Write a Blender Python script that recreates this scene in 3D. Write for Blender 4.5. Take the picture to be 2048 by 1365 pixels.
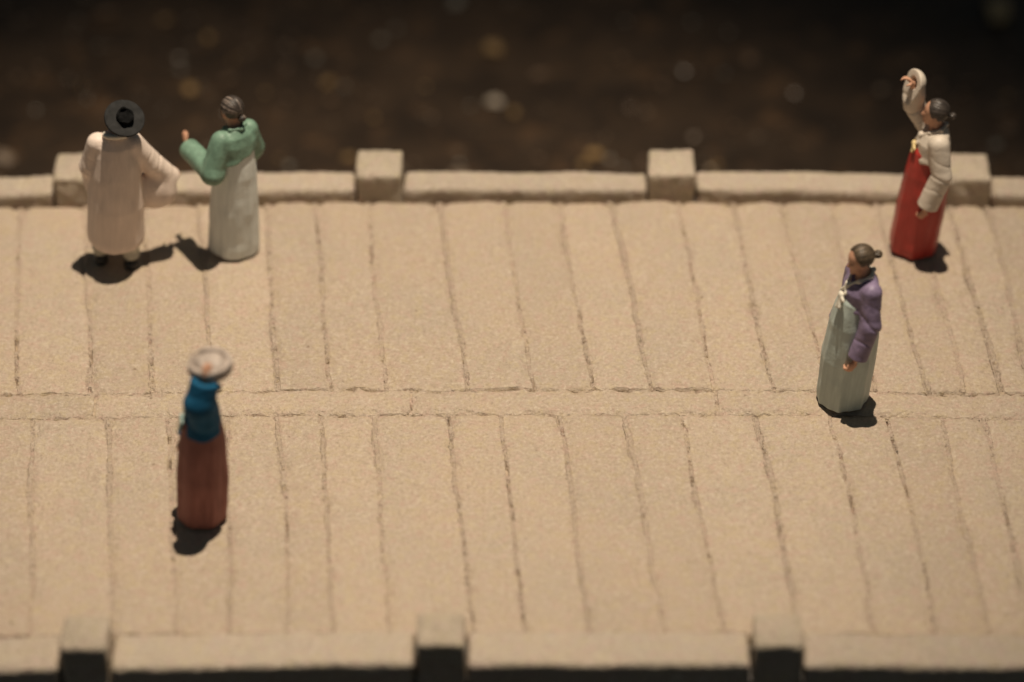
import bpy, math
import numpy as np
from mathutils import Vector

# A museum diorama: a stone slab bridge with five painted figurines.
# Everything is laid out in "model units" (1 unit = 1 m at life size) and
# multiplied by K, the scale of the miniature, when meshes are made.
K = 0.03
S = bpy.context.scene
for o in list(bpy.data.objects):
    bpy.data.objects.remove(o)

# ------------------------------------------------------------------ camera
PITCH = math.radians(38)
DIST = 30.72
cam_d = bpy.data.cameras.new('camera')
cam = bpy.data.objects.new('camera', cam_d)
S.collection.objects.link(cam)
cam.location = (0, -DIST * math.cos(PITCH) * K, DIST * math.sin(PITCH) * K)
cam.rotation_euler = (math.pi / 2 - PITCH, 0, 0)
cam_d.sensor_width = 36
cam_d.lens = 132.3
cam_d.clip_start = 0.02
cam_d.clip_end = 50
cam_d.dof.use_dof = True
cam_d.dof.focus_distance = 30.1 * K
cam_d.dof.aperture_fstop = 5.9
cam_d.dof.aperture_blades = 0
S.camera = cam

# ------------------------------------------------------- world, lamp, exposure
W = bpy.data.worlds.new('World')
S.world = W
W.use_nodes = True
bg = W.node_tree.nodes['Background']
bg.inputs[0].default_value = (0.75, 0.92, 1.0, 1)
bg.inputs[1].default_value = 0.055

spot_d = bpy.data.lights.new('gallery_spotlight', 'SPOT')
spot_d.energy = 108
spot_d.color = (1.0, 0.855, 0.675)
spot_d.shadow_soft_size = 0.28 * K
spot_d.spot_size = math.radians(25)
spot_d.spot_blend = 1.0
spot = bpy.data.objects.new('gallery_spotlight', spot_d)
S.collection.objects.link(spot)
spot.location = Vector((2.2, 2.2, 45)) * K
spot.rotation_euler = (Vector((-1.0, 0.5, 0)) * K - spot.location).to_track_quat('-Z', 'Y').to_euler()

S.view_settings.view_transform = 'Standard'
S.view_settings.look = 'None'
S.view_settings.exposure = 0
S.view_settings.gamma = 1
S.view_settings.use_curve_mapping = False
S.cycles.max_bounces = 8
S.cycles.diffuse_bounces = 5

# ------------------------------------------------------------------ helpers
rng = np.random.default_rng(7)


def arch(x):
    return -0.0028 * (x - 0.3) ** 2


def _hash(ix, iy, iz, seed):
    n = (ix * 374761393 + iy * 668265263 + iz * 2147483647 + seed * 974634777) & 0xFFFFFFFF
    n = ((n ^ (n >> 13)) * 1274126177) & 0xFFFFFFFF
    n = (n ^ (n >> 16)) & 0xFFFFFFFF
    return n.astype(np.float64) / 4294967295.0


def noise(P, scale, seed=0):
    """value noise in 0..1 at points P (N,3)"""
    q = np.asarray(P, float) * scale + 1000.0
    i = np.floor(q).astype(np.int64)
    f = q - i
    f = f * f * (3 - 2 * f)
    r = 0
    for dx in (0, 1):
        wx = f[:, 0] if dx else 1 - f[:, 0]
        for dy in (0, 1):
            wy = f[:, 1] if dy else 1 - f[:, 1]
            for dz in (0, 1):
                wz = f[:, 2] if dz else 1 - f[:, 2]
                r = r + wx * wy * wz * _hash(i[:, 0] + dx, i[:, 1] + dy, i[:, 2] + dz, seed)
    return r


def snoise(P, scale, seed=0):
    return noise(P, scale, seed) * 2 - 1


def smoothstep(a, b, x):
    t = np.clip((x - a) / (b - a), 0, 1)
    return t * t * (3 - 2 * t)


def mesh_from(name, V, Q, smooth=True):
    """V (n,3) model units, Q (m,4) or list of faces"""
    me = bpy.data.meshes.new(name)
    V = np.asarray(V, float) * K
    if isinstance(Q, np.ndarray):
        m, w = Q.shape
        me.vertices.add(len(V))
        me.vertices.foreach_set('co', V.astype(np.float32).ravel())
        me.loops.add(m * w)
        me.loops.foreach_set('vertex_index', Q.astype(np.int32).ravel())
        me.polygons.add(m)
        me.polygons.foreach_set('loop_start', (np.arange(m) * w).astype(np.int32))
        me.update(calc_edges=True)
        me.validate()
    else:
        me.from_pydata([tuple(v) for v in V], [], Q)
    me.polygons.foreach_set('use_smooth', [smooth] * len(me.polygons))
    me.update()
    return me


def link(name, me, mat, parent=None, loc=None):
    o = bpy.data.objects.new(name, me)
    S.collection.objects.link(o)
    if mat is not None:
        me.materials.append(mat)
    if parent is not None:
        o.parent = parent
    if loc is not None:
        o.location = Vector(loc) * K
    return o


def empty(name, loc=(0, 0, 0)):
    o = bpy.data.objects.new(name, None)
    o.empty_display_size = 0.01
    S.collection.objects.link(o)
    o.location = Vector(loc) * K
    return o


def tag(o, label, cat, group=None):
    o['label'] = label
    o['category'] = cat
    if group:
        o['group'] = group


def paint(me, cols):
    a = me.color_attributes.new('paint', 'FLOAT_COLOR', 'POINT')
    c = np.ones((len(me.vertices), 4), np.float32)
    c[:, :3] = cols
    a.data.foreach_set('color', c.ravel())


# --------------------------------------------- signed distances and surface nets
def s_ell(P, c, r):
    q = (P - np.asarray(c)) / np.asarray(r)
    k0 = np.linalg.norm(q, axis=1)
    k1 = np.linalg.norm(q / np.asarray(r), axis=1) + 1e-9
    return np.where(k0 < 1e-6, -min(r), k0 * (k0 - 1) / k1)


def s_cone(P, a, b, ra, rb):
    """capsule whose radius runs from ra to rb"""
    a = np.asarray(a, float)
    b = np.asarray(b, float)
    d = b - a
    t = np.clip(((P - a) @ d) / (d @ d), 0, 1)
    return np.linalg.norm(P - a - t[:, None] * d, axis=1) - (ra + (rb - ra) * t)


def s_chain(P, pts, rads):
    r = None
    for i in range(len(pts) - 1):
        d = s_cone(P, pts[i], pts[i + 1], rads[i], rads[i + 1])
        r = d if r is None else smin(r, d, 0.025)
    return r


def s_box(P, c, h, r):
    q = np.abs(P - np.asarray(c)) - (np.asarray(h) - r)
    return np.linalg.norm(np.maximum(q, 0), axis=1) + np.minimum(q.max(axis=1), 0) - r


def smin(a, b, k):
    h = np.clip(0.5 + 0.5 * (b - a) / k, 0, 1)
    return b + (a - b) * h - k * h * (1 - h)


def smax(a, b, k):
    return -smin(-a, -b, k)


def s_loft(P, us, fa, lb, cf=None, cl=None, shape=None):
    """body of elliptical sections: half axes fa(u), lb(u) round centre (cf, cl)"""
    u = P[:, 2]
    A = np.interp(u, us, fa)
    B = np.interp(u, us, lb)
    f = P[:, 0] - (np.interp(u, us, cf) if cf is not None else 0)
    l = P[:, 1] - (np.interp(u, us, cl) if cl is not None else 0)
    ph = np.arctan2(l / B, f / A)
    k = 1.0 if shape is None else 1 + shape(ph, u)
    A = A * k
    B = B * k
    k0 = np.sqrt((f / A) ** 2 + (l / B) ** 2)
    k1 = np.sqrt((f / A ** 2) ** 2 + (l / B ** 2) ** 2) + 1e-9
    d = np.where(k0 < 1e-4, -np.minimum(A, B), k0 * (k0 - 1) / k1)
    d = np.maximum(d, us[0] - u)
    return np.maximum(d, u - us[-1])


def nets(sdf, lo, hi, h):
    """surface nets of sdf<0, evaluated only in blocks near the surface"""
    lo = np.asarray(lo, float)
    B = 8
    nb = np.ceil((np.asarray(hi) - lo) / (h * B)).astype(int)
    n = nb * B
    g = np.stack(np.meshgrid(*[np.arange(k) for k in nb], indexing='ij'), -1).reshape(-1, 3)
    cv = sdf(lo + (g * B + (B - 1) / 2) * h)
    F = np.repeat(np.repeat(np.repeat(cv.reshape(nb), B, 0), B, 1), B, 2).astype(np.float32)
    act = g[np.abs(cv) < B * h * 1.9]
    loc = np.stack(np.meshgrid(*[np.arange(B)] * 3, indexing='ij'), -1).reshape(-1, 3)
    idx = (act[:, None, :] * B + loc[None]).reshape(-1, 3)
    F[idx[:, 0], idx[:, 1], idx[:, 2]] = sdf(lo + idx * h)
    ins = F < 0
    cnt = sum(ins[dx:n[0] - 1 + dx, dy:n[1] - 1 + dy, dz:n[2] - 1 + dz].astype(np.int8)
              for dx in (0, 1) for dy in (0, 1) for dz in (0, 1))
    cells = np.argwhere((cnt > 0) & (cnt < 8))
    cid = -np.ones(n - 1, np.int64)
    cid[tuple(cells.T)] = np.arange(len(cells))
    off = np.array([(x, y, z) for x in (0, 1) for y in (0, 1) for z in (0, 1)])
    cval = np.stack([F[tuple((cells + o).T)] for o in off], 1).astype(float)
    acc = np.zeros((len(cells), 3))
    num = np.zeros(len(cells))
    for i in range(8):
        for j in range(i + 1, 8):
            if np.abs(off[i] - off[j]).sum() == 1:
                a, b = cval[:, i], cval[:, j]
                m = (a < 0) != (b < 0)
                t = np.where(m, a / np.where(m, a - b, 1), 0)
                acc += m[:, None] * (off[i] + t[:, None] * (off[j] - off[i]))
                num += m
    V = lo + (cells + acc / num[:, None]) * h
    quads = []
    for ax in range(3):
        b, c = (ax + 1) % 3, (ax + 2) % 3
        sl0 = [slice(1, -1)] * 3
        sl0[ax] = slice(0, n[ax] - 1)
        sl1 = list(sl0)
        sl1[ax] = slice(1, n[ax])
        A0, A1 = ins[tuple(sl0)], ins[tuple(sl1)]
        e = np.argwhere(A0 != A1)
        st = A0[tuple(e.T)]
        base = e.copy()
        base[:, b] += 1
        base[:, c] += 1
        eb = np.zeros(3, int)
        eb[b] = 1
        ec = np.zeros(3, int)
        ec[c] = 1
        q = np.stack([cid[tuple((base - eb - ec).T)], cid[tuple((base - ec).T)],
                      cid[tuple(base.T)], cid[tuple((base - eb).T)]], 1)
        q[~st] = q[~st][:, ::-1]
        quads.append(q)
    Q = np.concatenate(quads)
    return V, Q[(Q >= 0).all(1)]


# ------------------------------------------------------------------ materials
def new_mat(name):
    m = bpy.data.materials.new(name)
    m.use_nodes = True
    nt = m.node_tree
    nt.nodes.clear()
    out = nt.nodes.new('ShaderNodeOutputMaterial')
    b = nt.nodes.new('ShaderNodeBsdfPrincipled')
    nt.links.new(b.outputs[0], out.inputs[0])
    return m, nt, b


def n_coord(nt, scale=(1, 1, 1)):
    tc = nt.nodes.new('ShaderNodeTexCoord')
    mp = nt.nodes.new('ShaderNodeMapping')
    mp.inputs['Scale'].default_value = [s / K for s in scale]
    nt.links.new(tc.outputs['Object'], mp.inputs['Vector'])
    return mp.outputs[0]


def n_noise(nt, co, scale, detail=3, rough=0.55):
    t = nt.nodes.new('ShaderNodeTexNoise')
    t.inputs['Scale'].default_value = scale
    t.inputs['Detail'].default_value = detail
    t.inputs['Roughness'].default_value = rough
    nt.links.new(co, t.inputs['Vector'])
    return t.outputs['Fac']


def n_ramp(nt, fac, stops):
    r = nt.nodes.new('ShaderNodeValToRGB')
    e = r.color_ramp.elements
    while len(e) < len(stops):
        e.new(0.5)
    for k, (p, c) in enumerate(stops):
        e[k].position = p
        e[k].color = (c, c, c, 1) if np.isscalar(c) else (*c, 1)
    nt.links.new(fac, r.inputs[0])
    return r.outputs[0]


def n_mix(nt, a, b, fac, mode='MIX'):
    m = nt.nodes.new('ShaderNodeMix')
    m.data_type = 'RGBA'
    m.blend_type = mode
    for sock, v in ((m.inputs[6], a), (m.inputs[7], b), (m.inputs[0], fac)):
        if hasattr(v, 'is_output'):
            nt.links.new(v, sock)
        elif np.isscalar(v):
            sock.default_value = v
        else:
            sock.default_value = (*v, 1)
    return m.outputs[2]


def n_bump(nt, b, h, dist, strength=1.0, prev=None):
    bp = nt.nodes.new('ShaderNodeBump')
    bp.inputs['Distance'].default_value = dist * K
    bp.inputs['Strength'].default_value = strength
    nt.links.new(h, bp.inputs['Height'])
    if prev is not None:
        nt.links.new(prev, bp.inputs['Normal'])
    nt.links.new(bp.outputs[0], b.inputs['Normal'])
    return bp.outputs[0]


def stone_material(name, tones, grain=0.007, pits=0.0):
    m, nt, b = new_mat(name)
    co = n_coord(nt)
    big = n_noise(nt, co, 1.3, 3)
    mid = n_noise(nt, co, 7, 4, 0.6)
    fine = n_noise(nt, co, 34, 3, 0.7)
    c = n_mix(nt, tones[0], tones[1], n_ramp(nt, big, [(0.35, 0), (0.66, 1)]))
    c = n_mix(nt, c, tones[2], n_ramp(nt, mid, [(0.42, 0), (0.75, 0.8)]))
    hue = n_noise(nt, co, 11, 4, 0.65)
    c = n_mix(nt, c, (tones[0][0] * 1.04, tones[0][1] * 1.08, tones[0][2] * 0.88), n_ramp(nt, hue, [(0.50, 0), (0.68, 0.5)]))
    c = n_mix(nt, c, (tones[0][0] * 1.0, tones[0][1] * 0.92, tones[0][2] * 1.0), n_ramp(nt, hue, [(0.34, 0.8), (0.48, 0)]))
    oi = nt.nodes.new('ShaderNodeObjectInfo')
    c = n_mix(nt, c, (0.905, 0.90, 0.90), oi.outputs['Random'], 'MULTIPLY')
    spk = n_noise(nt, co, 10.5, 2, 0.4)
    c = n_mix(nt, c, (0.20, 0.13, 0.08), n_ramp(nt, spk, [(0.765, 0), (0.80, 0.8)]))
    c = n_mix(nt, c, tones[3], n_ramp(nt, fine, [(0.53, 0), (0.70, 0.7)]))
    c = n_mix(nt, c, tones[4], n_ramp(nt, fine, [(0.30, 0.75), (0.47, 0)]))
    if pits:
        sp = n_noise(nt, co, 15, 5, 0.75)
        c = n_mix(nt, c, (0.045, 0.035, 0.028), n_ramp(nt, sp, [(0.71, 0), (0.77, pits)]))
    nt.links.new(c, b.inputs['Base Color'])
    b.inputs['Roughness'].default_value = 0.46
    b.inputs['Specular IOR Level'].default_value = 0.6
    g1 = n_noise(nt, co, 30, 4, 0.7)
    p = n_bump(nt, b, g1, grain * 3.6, 1.0)
    n_bump(nt, b, mid, 0.02, 0.5, p)
    return m


TAN = ((0.50, 0.385, 0.275), (0.45, 0.365, 0.275), (0.50, 0.40, 0.32), (0.62, 0.53, 0.42), (0.33, 0.25, 0.18))
M_SLAB = stone_material('painted_sandstone', TAN)
M_CURB = stone_material('painted_sandstone_curb', ((0.50, 0.40, 0.30), (0.46, 0.385, 0.30), (0.47, 0.40, 0.33), (0.64, 0.56, 0.46), (0.33, 0.26, 0.2)))
M_POST = stone_material('grey_painted_post', ((0.51, 0.415, 0.305), (0.46, 0.385, 0.295), (0.49, 0.41, 0.325), (0.64, 0.555, 0.445), (0.32, 0.265, 0.205)))
M_JOINT = stone_material('crumbly_joint', ((0.51, 0.39, 0.285), (0.47, 0.37, 0.28), (0.50, 0.40, 0.32), (0.62, 0.53, 0.42), (0.33, 0.25, 0.18)), 0.010, 0.7)
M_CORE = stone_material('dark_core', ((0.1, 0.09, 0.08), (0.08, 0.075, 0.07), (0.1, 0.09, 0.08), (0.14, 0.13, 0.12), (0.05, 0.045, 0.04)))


def paint_material(name, col, var=0.12, rough=0.55, streak=None, attr=False, bump=0.004, dark=None, spec=0.4):
    """brushed matt model paint"""
    m, nt, b = new_mat(name)
    co = n_coord(nt, streak or (1, 1, 1))
    co1 = n_coord(nt)
    n1 = n_noise(nt, co, 14, 4, 0.6)
    n2 = n_noise(nt, co1, 45, 3, 0.6)
    lo = tuple(c * (1 - 2 * var) for c in col)
    hi = tuple(min(1, c * (1 + var) + 0.01) for c in col)
    c = n_mix(nt, dark or lo, hi, n_ramp(nt, n1, [(0.3, 0), (0.68, 1)]))
    if attr:
        at = nt.nodes.new('ShaderNodeAttribute')
        at.attribute_name = 'paint'
        c = n_mix(nt, c, at.outputs['Color'], 1.0, 'MULTIPLY')
    nt.links.new(c, b.inputs['Base Color'])
    b.inputs['Roughness'].default_value = rough
    b.inputs['Specular IOR Level'].default_value = spec
    p = n_bump(nt, b, n2, bump, 0.6)
    n_bump(nt, b, n1, bump * 2, 0.6, p)
    return m


M_SKIN = paint_material('flesh_paint', (0.56, 0.30, 0.19), 0.08, 0.5, attr=True, bump=0.002)
M_HAIR = paint_material('dark_hair_paint', (0.055, 0.042, 0.034), 0.25, 0.42, attr=True)
M_HAIRB = paint_material('brown_hair_paint', (0.095, 0.066, 0.040), 0.25, 0.42, attr=True)
VS = (1.6, 1.6, 0.25)
M_ROBE = paint_material('pinkish_white_robe_paint', (0.80, 0.66, 0.565), 0.05, 0.5, VS)
M_CREAM = paint_material('cream_cloth_paint', (0.66, 0.57, 0.47), 0.06, 0.5)
M_TROUSER = paint_material('grey_white_trouser_paint', (0.52, 0.49, 0.40), 0.08, 0.55)
M_BLACK = paint_material('black_paint', (0.018, 0.018, 0.018), 0.2, 0.45)
M_CROWN = paint_material('black_crown_paint', (0.003, 0.003, 0.003), 0.2, 0.9, spec=0.05)
M_HAT = paint_material('black_hat_paint', (0.018, 0.0175, 0.017), 0.15, 0.75, spec=0.15)
M_GREEN = paint_material('sage_green_jacket_paint', (0.165, 0.275, 0.20), 0.15, 0.5)
M_GSKIRT = paint_material('pale_grey_skirt_paint', (0.74, 0.77, 0.725), 0.06, 0.5, VS)
M_PURPLE = paint_material('purple_jacket_paint', (0.235, 0.18, 0.285), 0.15, 0.5)
M_MINT = paint_material('grey_green_skirt_paint', (0.50, 0.575, 0.53), 0.07, 0.5, VS)
M_RED = paint_material('red_skirt_paint', (0.44, 0.038, 0.028), 0.08, 0.40, VS)
M_BLUE = paint_material('blue_jacket_paint', (0.010, 0.10, 0.20), 0.12, 0.7, spec=0.12)
M_MAROON = paint_material('maroon_skirt_paint', (0.33, 0.135, 0.11), 0.12, 0.65, VS, spec=0.2)
M_WHITE = paint_material('white_ribbon_paint', (0.78, 0.72, 0.60), 0.04, 0.5)
M_YELLOW = paint_material('pale_yellow_ribbon_paint', (0.75, 0.58, 0.28), 0.05, 0.5)
M_TEAL = paint_material('pale_teal_ribbon_paint', (0.34, 0.46, 0.42), 0.05, 0.5)
M_BASKET = paint_material('pinkish_grey_bundle_paint', (0.42, 0.35, 0.30), 0.16, 0.55)

# ------------------------------------------------------------------ river bed
GROUND_Z = -2.7
gx = np.linspace(-45, 45, 121)
gy = np.linspace(-40, 50, 121)
X, Y = np.meshgrid(gx, gy, indexing='ij')
P = np.stack([X.ravel(), Y.ravel(), np.zeros(X.size)], 1)
P[:, 2] = GROUND_Z + 0.12 * snoise(P, 0.5, 3) + 0.06 * snoise(P, 1.3, 4)
n = len(gx)
I = np.arange(n * n).reshape(n, n)
Q = np.stack([I[:-1, :-1], I[1:, :-1], I[1:, 1:], I[:-1, 1:]], -1).reshape(-1, 4)
m, nt, b = new_mat('dark_wet_riverbed')
co = n_coord(nt)
a1 = n_noise(nt, co, 1.5, 3, 0.6)
a2 = n_noise(nt, co, 3.2, 4, 0.65)
c = n_mix(nt, (0.024, 0.0148, 0.0085), (0.054, 0.033, 0.0185), n_ramp(nt, a1, [(0.35, 0), (0.7, 1)]))
c = n_mix(nt, c, (0.125, 0.068, 0.032), n_ramp(nt, a2, [(0.55, 0), (0.72, 0.8)]))
nt.links.new(c, b.inputs['Base Color'])
b.inputs['Roughness'].default_value = 0.55
b.inputs['Specular IOR Level'].default_value = 0.25
n_bump(nt, b, a2, 0.06, 0.8)
riverbed = link('riverbed', mesh_from('riverbed', P, Q), m)
riverbed['kind'] = 'structure'


def ground_z(x, y):
    p = np.stack([np.atleast_1d(x), np.atleast_1d(y), np.zeros(np.size(x))], 1)
    return GROUND_Z + 0.12 * snoise(p, 0.5, 3) + 0.06 * snoise(p, 1.3, 4)


# loose gravel and leaf litter: uncountable
def gravel():
    t = (1 + 5 ** 0.5) / 2
    iv = np.array([(-1, t, 0), (1, t, 0), (-1, -t, 0), (1, -t, 0), (0, -1, t), (0, 1, t), (0, -1, -t), (0, 1, -t),
                   (t, 0, -1), (t, 0, 1), (-t, 0, -1), (-t, 0, 1)]) / math.sqrt(1 + t * t)
    it = np.array([(0, 11, 5), (0, 5, 1), (0, 1, 7), (0, 7, 10), (0, 10, 11), (1, 5, 9), (5, 11, 4), (11, 10, 2), (10, 7, 6),
                   (7, 1, 8), (3, 9, 4), (3, 4, 2), (3, 2, 6), (3, 6, 8), (3, 8, 9), (4, 9, 5), (2, 4, 11), (6, 2, 10), (8, 6, 7), (9, 8, 1)])
    N = 5200
    x = rng.uniform(-13, 13, N)
    y = rng.uniform(2.6, 16, N)
    keep = noise(np.stack([x, y, x * 0], 1), 0.6, 9) > rng.uniform(0.15, 0.75, N)
    x, y = x[keep], y[keep]
    N = len(x)
    r = 0.022 * np.exp(rng.normal(0, 0.55, N))
    r = np.clip(r, 0.01, 0.07)
    ex = np.array([(5.12, 8.94), (-0.20, 8.46), (0.83, 6.57), (-5.04, 6.31), (-4.27, 9.03), (2.46, 8.23), (-2.04, 8.32), (5.10, 9.08)])
    x[:8], y[:8], r[:8] = ex[:, 0], ex[:, 1], (0.13, 0.09, 0.08, 0.09, 0.08, 0.06, 0.045, 0.11)
    z = ground_z(x, y)
    sx = rng.uniform(0.7, 1.5, (N, 3)) * np.array([1, 1, 0.55])
    an = rng.uniform(0, 6.28, N)
    v = iv[None] * sx[:, None] * rng.uniform(0.85, 1.15, (N, 12, 1)) * r[:, None, None]
    vx = v[..., 0] * np.cos(an)[:, None] - v[..., 1] * np.sin(an)[:, None]
    vy = v[..., 0] * np.sin(an)[:, None] + v[..., 1] * np.cos(an)[:, None]
    V = np.stack([vx + x[:, None], vy + y[:, None], v[..., 2] + (z + r * 0.3)[:, None]], -1).reshape(-1, 3)
    T = (it[None] + (np.arange(N) * 12)[:, None, None]).reshape(-1, 3)
    me = mesh_from('gravel', V, T, False)
    pal = np.array([(0.10, 0.065, 0.04), (0.16, 0.10, 0.06), (0.22, 0.16, 0.11), (0.36, 0.225, 0.095), (0.26, 0.24, 0.20), (0.5, 0.42, 0.33)])
    pick = rng.choice(6, N, p=[0.33, 0.30, 0.19, 0.09, 0.075, 0.015])
    pick[:8] = (3, 3, 3, 2, 1, 1, 4, 3)
    paint(me, np.repeat(pal[pick] * rng.uniform(0.7, 1.2, (N, 1)), 12, 0))
    m, nt, b = new_mat('mixed_gravel')
    at = nt.nodes.new('ShaderNodeAttribute')
    at.attribute_name = 'paint'
    nt.links.new(at.outputs['Color'], b.inputs['Base Color'])
    b.inputs['Roughness'].default_value = 0.35
    o = link('gravel', me, m)
    o['kind'] = 'stuff'
    tag(o, 'scattered brown and grey gravel on the dark ground beyond the bridge', 'gravel')


gravel()

# ------------------------------------------------------------------ the bridge
bridge = empty('stone_bridge', (0, 0, 0))
tag(bridge, 'sand coloured model bridge paved with long slabs between low curbs and square posts', 'bridge')

Y_REAR, Y_A, Y_B, Y_FRONT = 1.98, -0.615, -0.945, -3.52
REAR = [(-7.5, -7.25), (-6.95, -6.7), (-6.45, -6.2), (-5.95, -5.7), (-5.4, -5.15), (-4.784, -4.544), (-4.233, -3.979), (-3.659, -3.393), (-3.173, -2.888), (-2.688, -2.403), (-2.124, -1.863),
        (-1.694, -1.459), (-1.253, -0.998), (-0.638, -0.361), (-0.076, 0.168), (0.408, 0.642), (0.862, 1.109),
        (1.413, 1.62), (1.896, 2.099), (2.3, 2.537), (2.72, 2.927), (3.106, 3.332), (3.434, 3.641), (3.741, 3.951),
        (4.075, 4.2), (4.524, 4.703), (5.02, 5.2), (5.45, 5.62), (6.0, 6.15), (6.5, 6.65), (7.1, 7.25), (7.6, 7.75)]
FRONT = [(-7.2, -7.0), (-6.6, -6.4), (-6.05, -5.85), (-5.5, -5.3), (-5.0, -4.8), (-4.4, -4.202), (-3.821, -3.586), (-3.224, -2.959), (-2.746, -2.498), (-2.279, -2.085), (-1.869, -1.652),
         (-1.531, -1.334), (-1.113, -0.906), (-0.51, -0.288), (-0.094, 0.096), (0.376, 0.58), (0.898, 1.139),
         (1.356, 1.574), (1.953, 2.14), (2.542, 2.715), (2.998, 3.164), (3.405, 3.557), (3.762, 3.907),
         (4.187, 4.32), (4.7, 4.81), (5.2, 5.28), (5.75, 5.85), (6.3, 6.4), (6.9, 7.0), (7.5, 7.6)]
STRIP = [-7.4, -5.7, -3.338, -0.808, 1.637, 4.25, 6.6, 7.7]


def samples(L, step, fine=(0, .008, .02, .036, .058, .09)):
    inner = np.arange(fine[-1] + step, L - fine[-1] - step * 0.4, step)
    return np.concatenate([fine, inner, L - np.array(fine[::-1])])


def wander(y, j, amp):
    """hand-cut joints are not quite straight"""
    p = np.stack([y * 0 + j * 7.31, y, y * 0], 1)
    return amp * snoise(p, 1.1, 21) + amp * 0.45 * snoise(p, 5.0, 22)


def slab(name, cor, key, lj, rj, rough_end=(0.012, 0.012), round_end=(0.03, 0.03), along_x=False):
    """paving slab; cor = (x at far-left, x at far-right, x at near-right, x at near-left, y_far, y_near)"""
    xa, xb, xc, xd, yf, yn = cor
    L = yf - yn
    Wd = abs(xb - xa)
    t = samples(L, 0.035 if not along_x else 0.03)
    s = samples(Wd, 0.045)
    T, Sg = np.meshgrid(t, s, indexing='ij')
    y = yf - T
    k = T / L
    xl = xa + (xd - xa) * k
    xr = xb + (xc - xb) * k
    if not along_x:
        xl = xl + wander(y.ravel(), lj, 0.022).reshape(y.shape)
        xr = xr + wander(y.ravel(), rj, 0.022).reshape(y.shape)
    g = 0.015 if not along_x else 0.012
    sd = Sg / Wd
    x = (xl + g) * (1 - sd) + (xr - g) * sd
    flat = np.stack([x.ravel(), y.ravel(), np.zeros(x.size)], 1)
    # ragged edges
    e_side = np.minimum(Sg, Wd - Sg).ravel()
    sgn = np.where((Sg < Wd / 2), -1, 1).ravel()
    rag = snoise(flat, 26, key) * 0.005 + snoise(flat, 60, key + 1) * 0.003
    px = flat[:, 0] + sgn * rag * (1 - smoothstep(0, 0.05, e_side))
    tf = T.ravel()
    tn = (L - T).ravel()
    ragy = snoise(flat, 7, key + 4) * 0.008 + snoise(flat, 24, key + 2) * 0.012 + snoise(flat, 55, key + 3) * 0.007
    py = flat[:, 1] + (ragy + 0.004) * (1 - smoothstep(0, 0.05, tf)) - (ragy + 0.004) * (1 - smoothstep(0, 0.05, tn))
    z = arch(px)
    z = z + 0.010 * snoise(flat, 1.6, 31) + 0.006 * snoise(flat, 5, 32) + 0.003 * snoise(flat, 14, 33)
    if along_x:
        z = z + 0.003
    tilt = (_hash(np.array([key]), np.array([3]), np.array([5]), 2)[0] - 0.5) * 0.016
    z = z + tilt * (sd.ravel() - 0.5) * 2 + tilt * 0.5
    edge = noise(flat, 4.5, key + 5)
    z = z - (0.002 + 0.024 * edge ** 2) * (1 - smoothstep(0, 0.085, e_side)) ** 1.5
    z = z - round_end[0] * (1 - smoothstep(0, 0.07, tf)) ** 2 - round_end[1] * (1 - smoothstep(0, 0.07, tn)) ** 2
    corner = np.hypot(e_side, tf + (0 if round_end[0] > 0.03 else 1))
    z = z - 0.03 * (1 - smoothstep(0, 0.11, corner))
    crumb = (1 - smoothstep(0.0, 0.045, np.minimum(e_side, np.minimum(tf, tn))))
    endc = 1 - smoothstep(0.0, 0.05, np.minimum(tf, tn))
    z = z + crumb * snoise(flat, 40, key + 6) * 0.007 + endc * (noise(flat, 30, key + 7) - 0.35) * (0.05 if along_x else 0.03)
    V = np.stack([px, py, z], 1)
    nt_, ns_ = T.shape
    I = np.arange(nt_ * ns_).reshape(nt_, ns_)
    Q = np.stack([I[:-1, :-1], I[1:, :-1], I[1:, 1:], I[:-1, 1:]], -1).reshape(-1, 4)
    ring = np.concatenate([I[0, :], I[1:, -1], I[-1, -2::-1], I[-2:0:-1, 0]])
    low = V[ring].copy()
    low[:, 2] = arch(low[:, 0]) - 0.105
    base = len(V)
    nr = len(ring)
    r1 = np.roll(np.arange(nr), -1)
    side = np.stack([ring, ring[r1], base + r1, base + np.arange(nr)], 1)
    V = np.concatenate([V, low])
    return link(name, mesh_from(name, V, np.concatenate([Q, side])), M_SLAB, bridge)


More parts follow.
